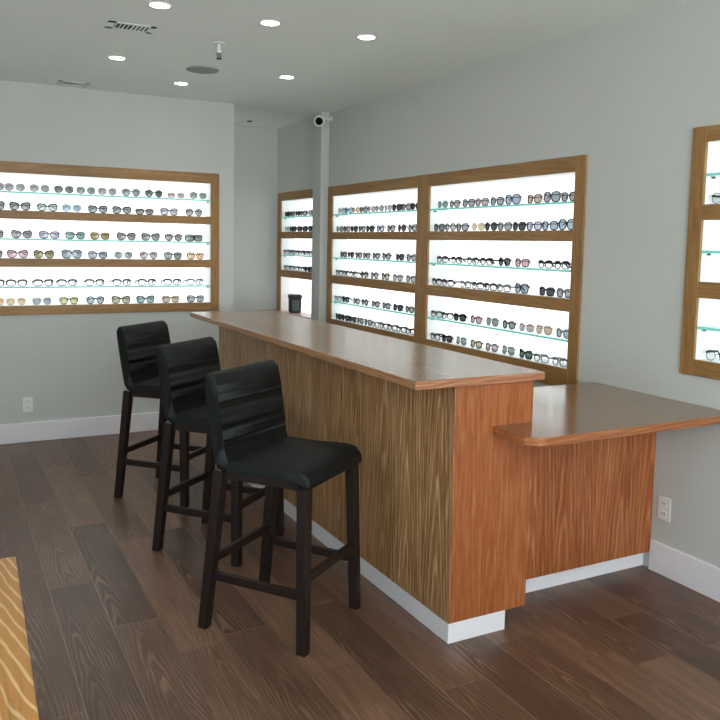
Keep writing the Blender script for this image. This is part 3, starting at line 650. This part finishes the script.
# ------------------------------------------------------------------ ceiling fittings
def downlight(x, y, lab):
    t = thing('recessed_downlight', lab, 'ceiling light', (x, y, H), 0, 'recessed ceiling downlights')
    lathe('trim_ring', [(.046, -.001), (.049, -.004), (.057, -.0045), (.061, -.001), (.061, 0)], (0, 0, 0), M_WHITE, t)
    lathe('lamp_disc', [(0, -.0025), (.046, -.0025), (.046, -.0005)], (0, 0, 0), M_LAMP, t)
    L = bpy.data.lights.new('downlight_beam', 'SPOT'); L.energy = SPOT_W; L.spot_size = math.radians(115); L.spot_blend = .9; L.shadow_soft_size = .045
    L.color = (1, .95, .88)
    lo = bpy.data.objects.new('downlight_beam', L); COL.objects.link(lo); lo.parent = t; lo.location = (0, 0, -.02)
for x, y, lab in [(-2.08, 3.995, 'glowing recessed ceiling downlight beside the larger air vent, nearest row'), (-1.502, 4.0, 'glowing recessed downlight, middle one of the nearest row, before the sprinkler'),
                  (-.938, 3.985, 'glowing recessed downlight nearest the long right wall'), (-2.04, 5.27, 'glowing recessed downlight between the two ceiling vents'),
                  (-1.475, 5.85, 'glowing recessed downlight just beyond the round ceiling speaker'), (-.904, 5.215, 'glowing recessed downlight above the far end of the bar, before the alcove')]:
    downlight(x, y, lab)
tag(lathe('ceiling_speaker', [(0, -.006), (.092, -.006), (.102, -.007), (.109, -.004), (.110, 0)], (0, 0, 0), M_WHITE_GREY), 'round grey ceiling speaker grille flush with the ceiling', 'speaker').location = (-1.475, 5.31, H)
def vent(x, y, lab, w=.25, d=.15):
    t = thing('ceiling_vent', lab, 'vent', (x, y, H))
    bm = bmesh.new()
    for a in ((-w/2, w/2, -d/2, -d/2+.025), (-w/2, w/2, d/2-.025, d/2), (-w/2, -w/2+.04, -d/2, d/2), (w/2-.03, w/2, -d/2, d/2)): add_box(bm, *a, -.002, 0)
    link('vent_frame', tomesh(bm, 'vent_frame'), t, M_CEIL)
    bm = bmesh.new(); add_box(bm, -w/2+.03, w/2-.025, -d/2+.02, d/2-.02, -.0008, -.0001); link('backing', tomesh(bm, 'backing'), t, M_DARK)
    n = 9
    for i in range(n):
        xx = -w/2+.045+(w-.08)*i/(n-1)
        bm = bmesh.new(); b = .006 if i < 4 else .011
        add_box(bm, xx, xx+b, -d/2+.024, d/2-.024, -.0019, -.0009)
        link('louver', tomesh(bm, 'louver'), t, M_CEIL)
vent(-2.12, 4.485, 'larger white ceiling air vent with dark louvers near the downlights')
vent(-2.16, 6.31, 'ceiling air vent with dark louvers close to the back wall', .22, .13)
t4 = thing('fire_sprinkler', 'pendent fire sprinkler hanging from the ceiling before the round speaker', 'sprinkler', (-1.60, 4.56, H))
lathe('escutcheon', [(0, -.007), (.030, -.006), (.036, -.002), (.036, 0)], (0, 0, 0), M_WHITE, t4)
bm = bmesh.new(); add_lathe(bm, [(.010, -.006), (.011, -.045), (.014, -.048), (.014, -.055), (0, -.055)], n=16)
link('pipe', tomesh(bm, 'pipe'), t4, M_WHITE, True)
bm = bmesh.new()
for s in (-1, 1): add_tube(bm, [(s*.010, 0, -.052), (s*.013, 0, -.066), (s*.010, 0, -.080), (s*.003, 0, -.086)], .0028, 6)
add_lathe(bm, [(0, -.056), (.004, -.058), (.004, -.078), (0, -.080)], n=10)
link('yoke', tomesh(bm, 'yoke'), t4, M_DARK)
lathe('deflector', [(0, -.086), (.016, -.087), (.016, -.090), (0, -.091)], (0, 0, 0), M_DARK, t4, 16)
tag(lathe('ceiling_sensor', [(0, -.006), (.022, -.006), (.026, -.003), (.027, 0)], (0, 0, 0), M_DARK, n=20), 'small dark unlit fitting on the alcove ceiling', 'sensor').location = (-.43, 7.28, H)
# security camera on the pilaster
cdir = Vector((-.44, -.86, -.14)).normalized()
cc = Vector((-.125, 6.36, 2.622))
t5 = thing('security_camera', 'white security camera with black lens at the top of the pilaster', 'camera', tuple(cc))
lathe('body', [(0, -.07), (.040, -.066), (.050, -.045), (.050, .022), (.046, .034), (.030, .038), (0, .038)], (0, 0, 0), M_WHITE, t5, 28, cdir)
lathe('lens', [(.033, .0385), (.030, .041), (0, .042)], (0, 0, 0), M_LENSBLACK, t5, 24, cdir)
bm = bmesh.new(); add_tube(bm, [(.02, .03, .012), (.06, .04, .03), (.115, .02, .030)], .010, 10); add_lathe(bm, [(0, -.012), (.026, -.010), (.028, 0), (0, .001)], (.1248, .02, .030), 18, Vector((1, 0, 0)))
link('bracket', tomesh(bm, 'bracket'), t5, M_WHITE, True)
# outlets
def outlet(axis, a, z, lab):
    t = thing('wall_outlet', lab, 'outlet', (0, a, z) if axis == 'x' else (a, YL, z), -PI/2 if axis == 'x' else 0)
    bm = bmesh.new(); add_box(bm, -.036, .036, -.006, -.0003, -.058, .058, .002); link('cover_plate', tomesh(bm, 'cover_plate'), t, M_WHITE)
    for s in (-1, 1):
        bm = bmesh.new(); add_box(bm, -.017, .017, -.008, -.0055, s*.025-.015, s*.025+.015, .002); sk = link('socket', tomesh(bm, 'socket'), t, M_WHITE)
        bm = bmesh.new()
        for x in (-.007, .006): add_box(bm, x-.0012, x+.0012, -.0086, -.0078, s*.025-.004, s*.025+.007)
        link('slot', tomesh(bm, 'slot'), sk, M_DARK)
outlet('x', 2.588, .325, 'white wall outlet under the lower desktop on the right wall')
outlet('y', -2.50, .29, 'white wall outlet low on the back wall above the baseboard')

# ------------------------------------------------------------------ light
def area(name, loc, rot, sx, sy, e, col):
    L = bpy.data.lights.new(name, 'AREA'); L.shape = 'RECTANGLE'; L.size = sx; L.size_y = sy; L.energy = e; L.color = col
    o = bpy.data.objects.new(name, L); COL.objects.link(o); o.location = loc; o.rotation_euler = rot; return o
area('shop_window_daylight', (-2.7, YB+.08, 1.45), (PI/2+math.radians(64), 0, 0), 4.5, 1.9, WINDOW_W, (.92, .97, 1))
area('added_side_fill', (XW+.08, .6, 1.45), (PI/2+math.radians(60), 0, -PI/2), 4.2, 1.9, SIDE_FILL_W, (.92, .97, 1))  # added fill at the side window, tilted up to brighten the ceiling
w = bpy.data.worlds.new('World'); bpy.context.scene.world = w; w.use_nodes = True
sky = w.node_tree.nodes.new('ShaderNodeTexSky'); sky.sky_type = 'NISHITA'; sky.sun_disc = False; sky.sun_elevation = math.radians(40); sky.sun_rotation = math.radians(90)
w.node_tree.links.new(sky.outputs[0], w.node_tree.nodes['Background'].inputs[0]); w.node_tree.nodes['Background'].inputs[1].default_value = .15

# ------------------------------------------------------------------ camera
F = Vector((.46578949, .8800018, -.09293538)); Rv = Vector((.8844996, -.46614772, .01915085)); U = Vector((.02646884, .09112157, .99548795))
cam = bpy.data.cameras.new('Camera'); co = bpy.data.objects.new('Camera', cam); COL.objects.link(co)
co.matrix_world = Matrix(((Rv.x, U.x, -F.x, -3.0544), (Rv.y, U.y, -F.y, 0), (Rv.z, U.z, -F.z, 1.5703), (0, 0, 0, 1)))
cam.sensor_width = 36; cam.lens = 790.51/720*36; cam.shift_y = -(360-317.44)/720; cam.clip_start = .05
sc = bpy.context.scene; sc.camera = co
sc.view_settings.view_transform = 'Standard'; sc.view_settings.look = 'None'; sc.view_settings.exposure = EXPOSURE
sc.cycles.max_bounces = 8; sc.cycles.diffuse_bounces = 5; sc.cycles.transparent_max_bounces = 16; sc.cycles.use_denoising = True
sc.cycles.caustics_reflective = False; sc.cycles.caustics_refractive = False
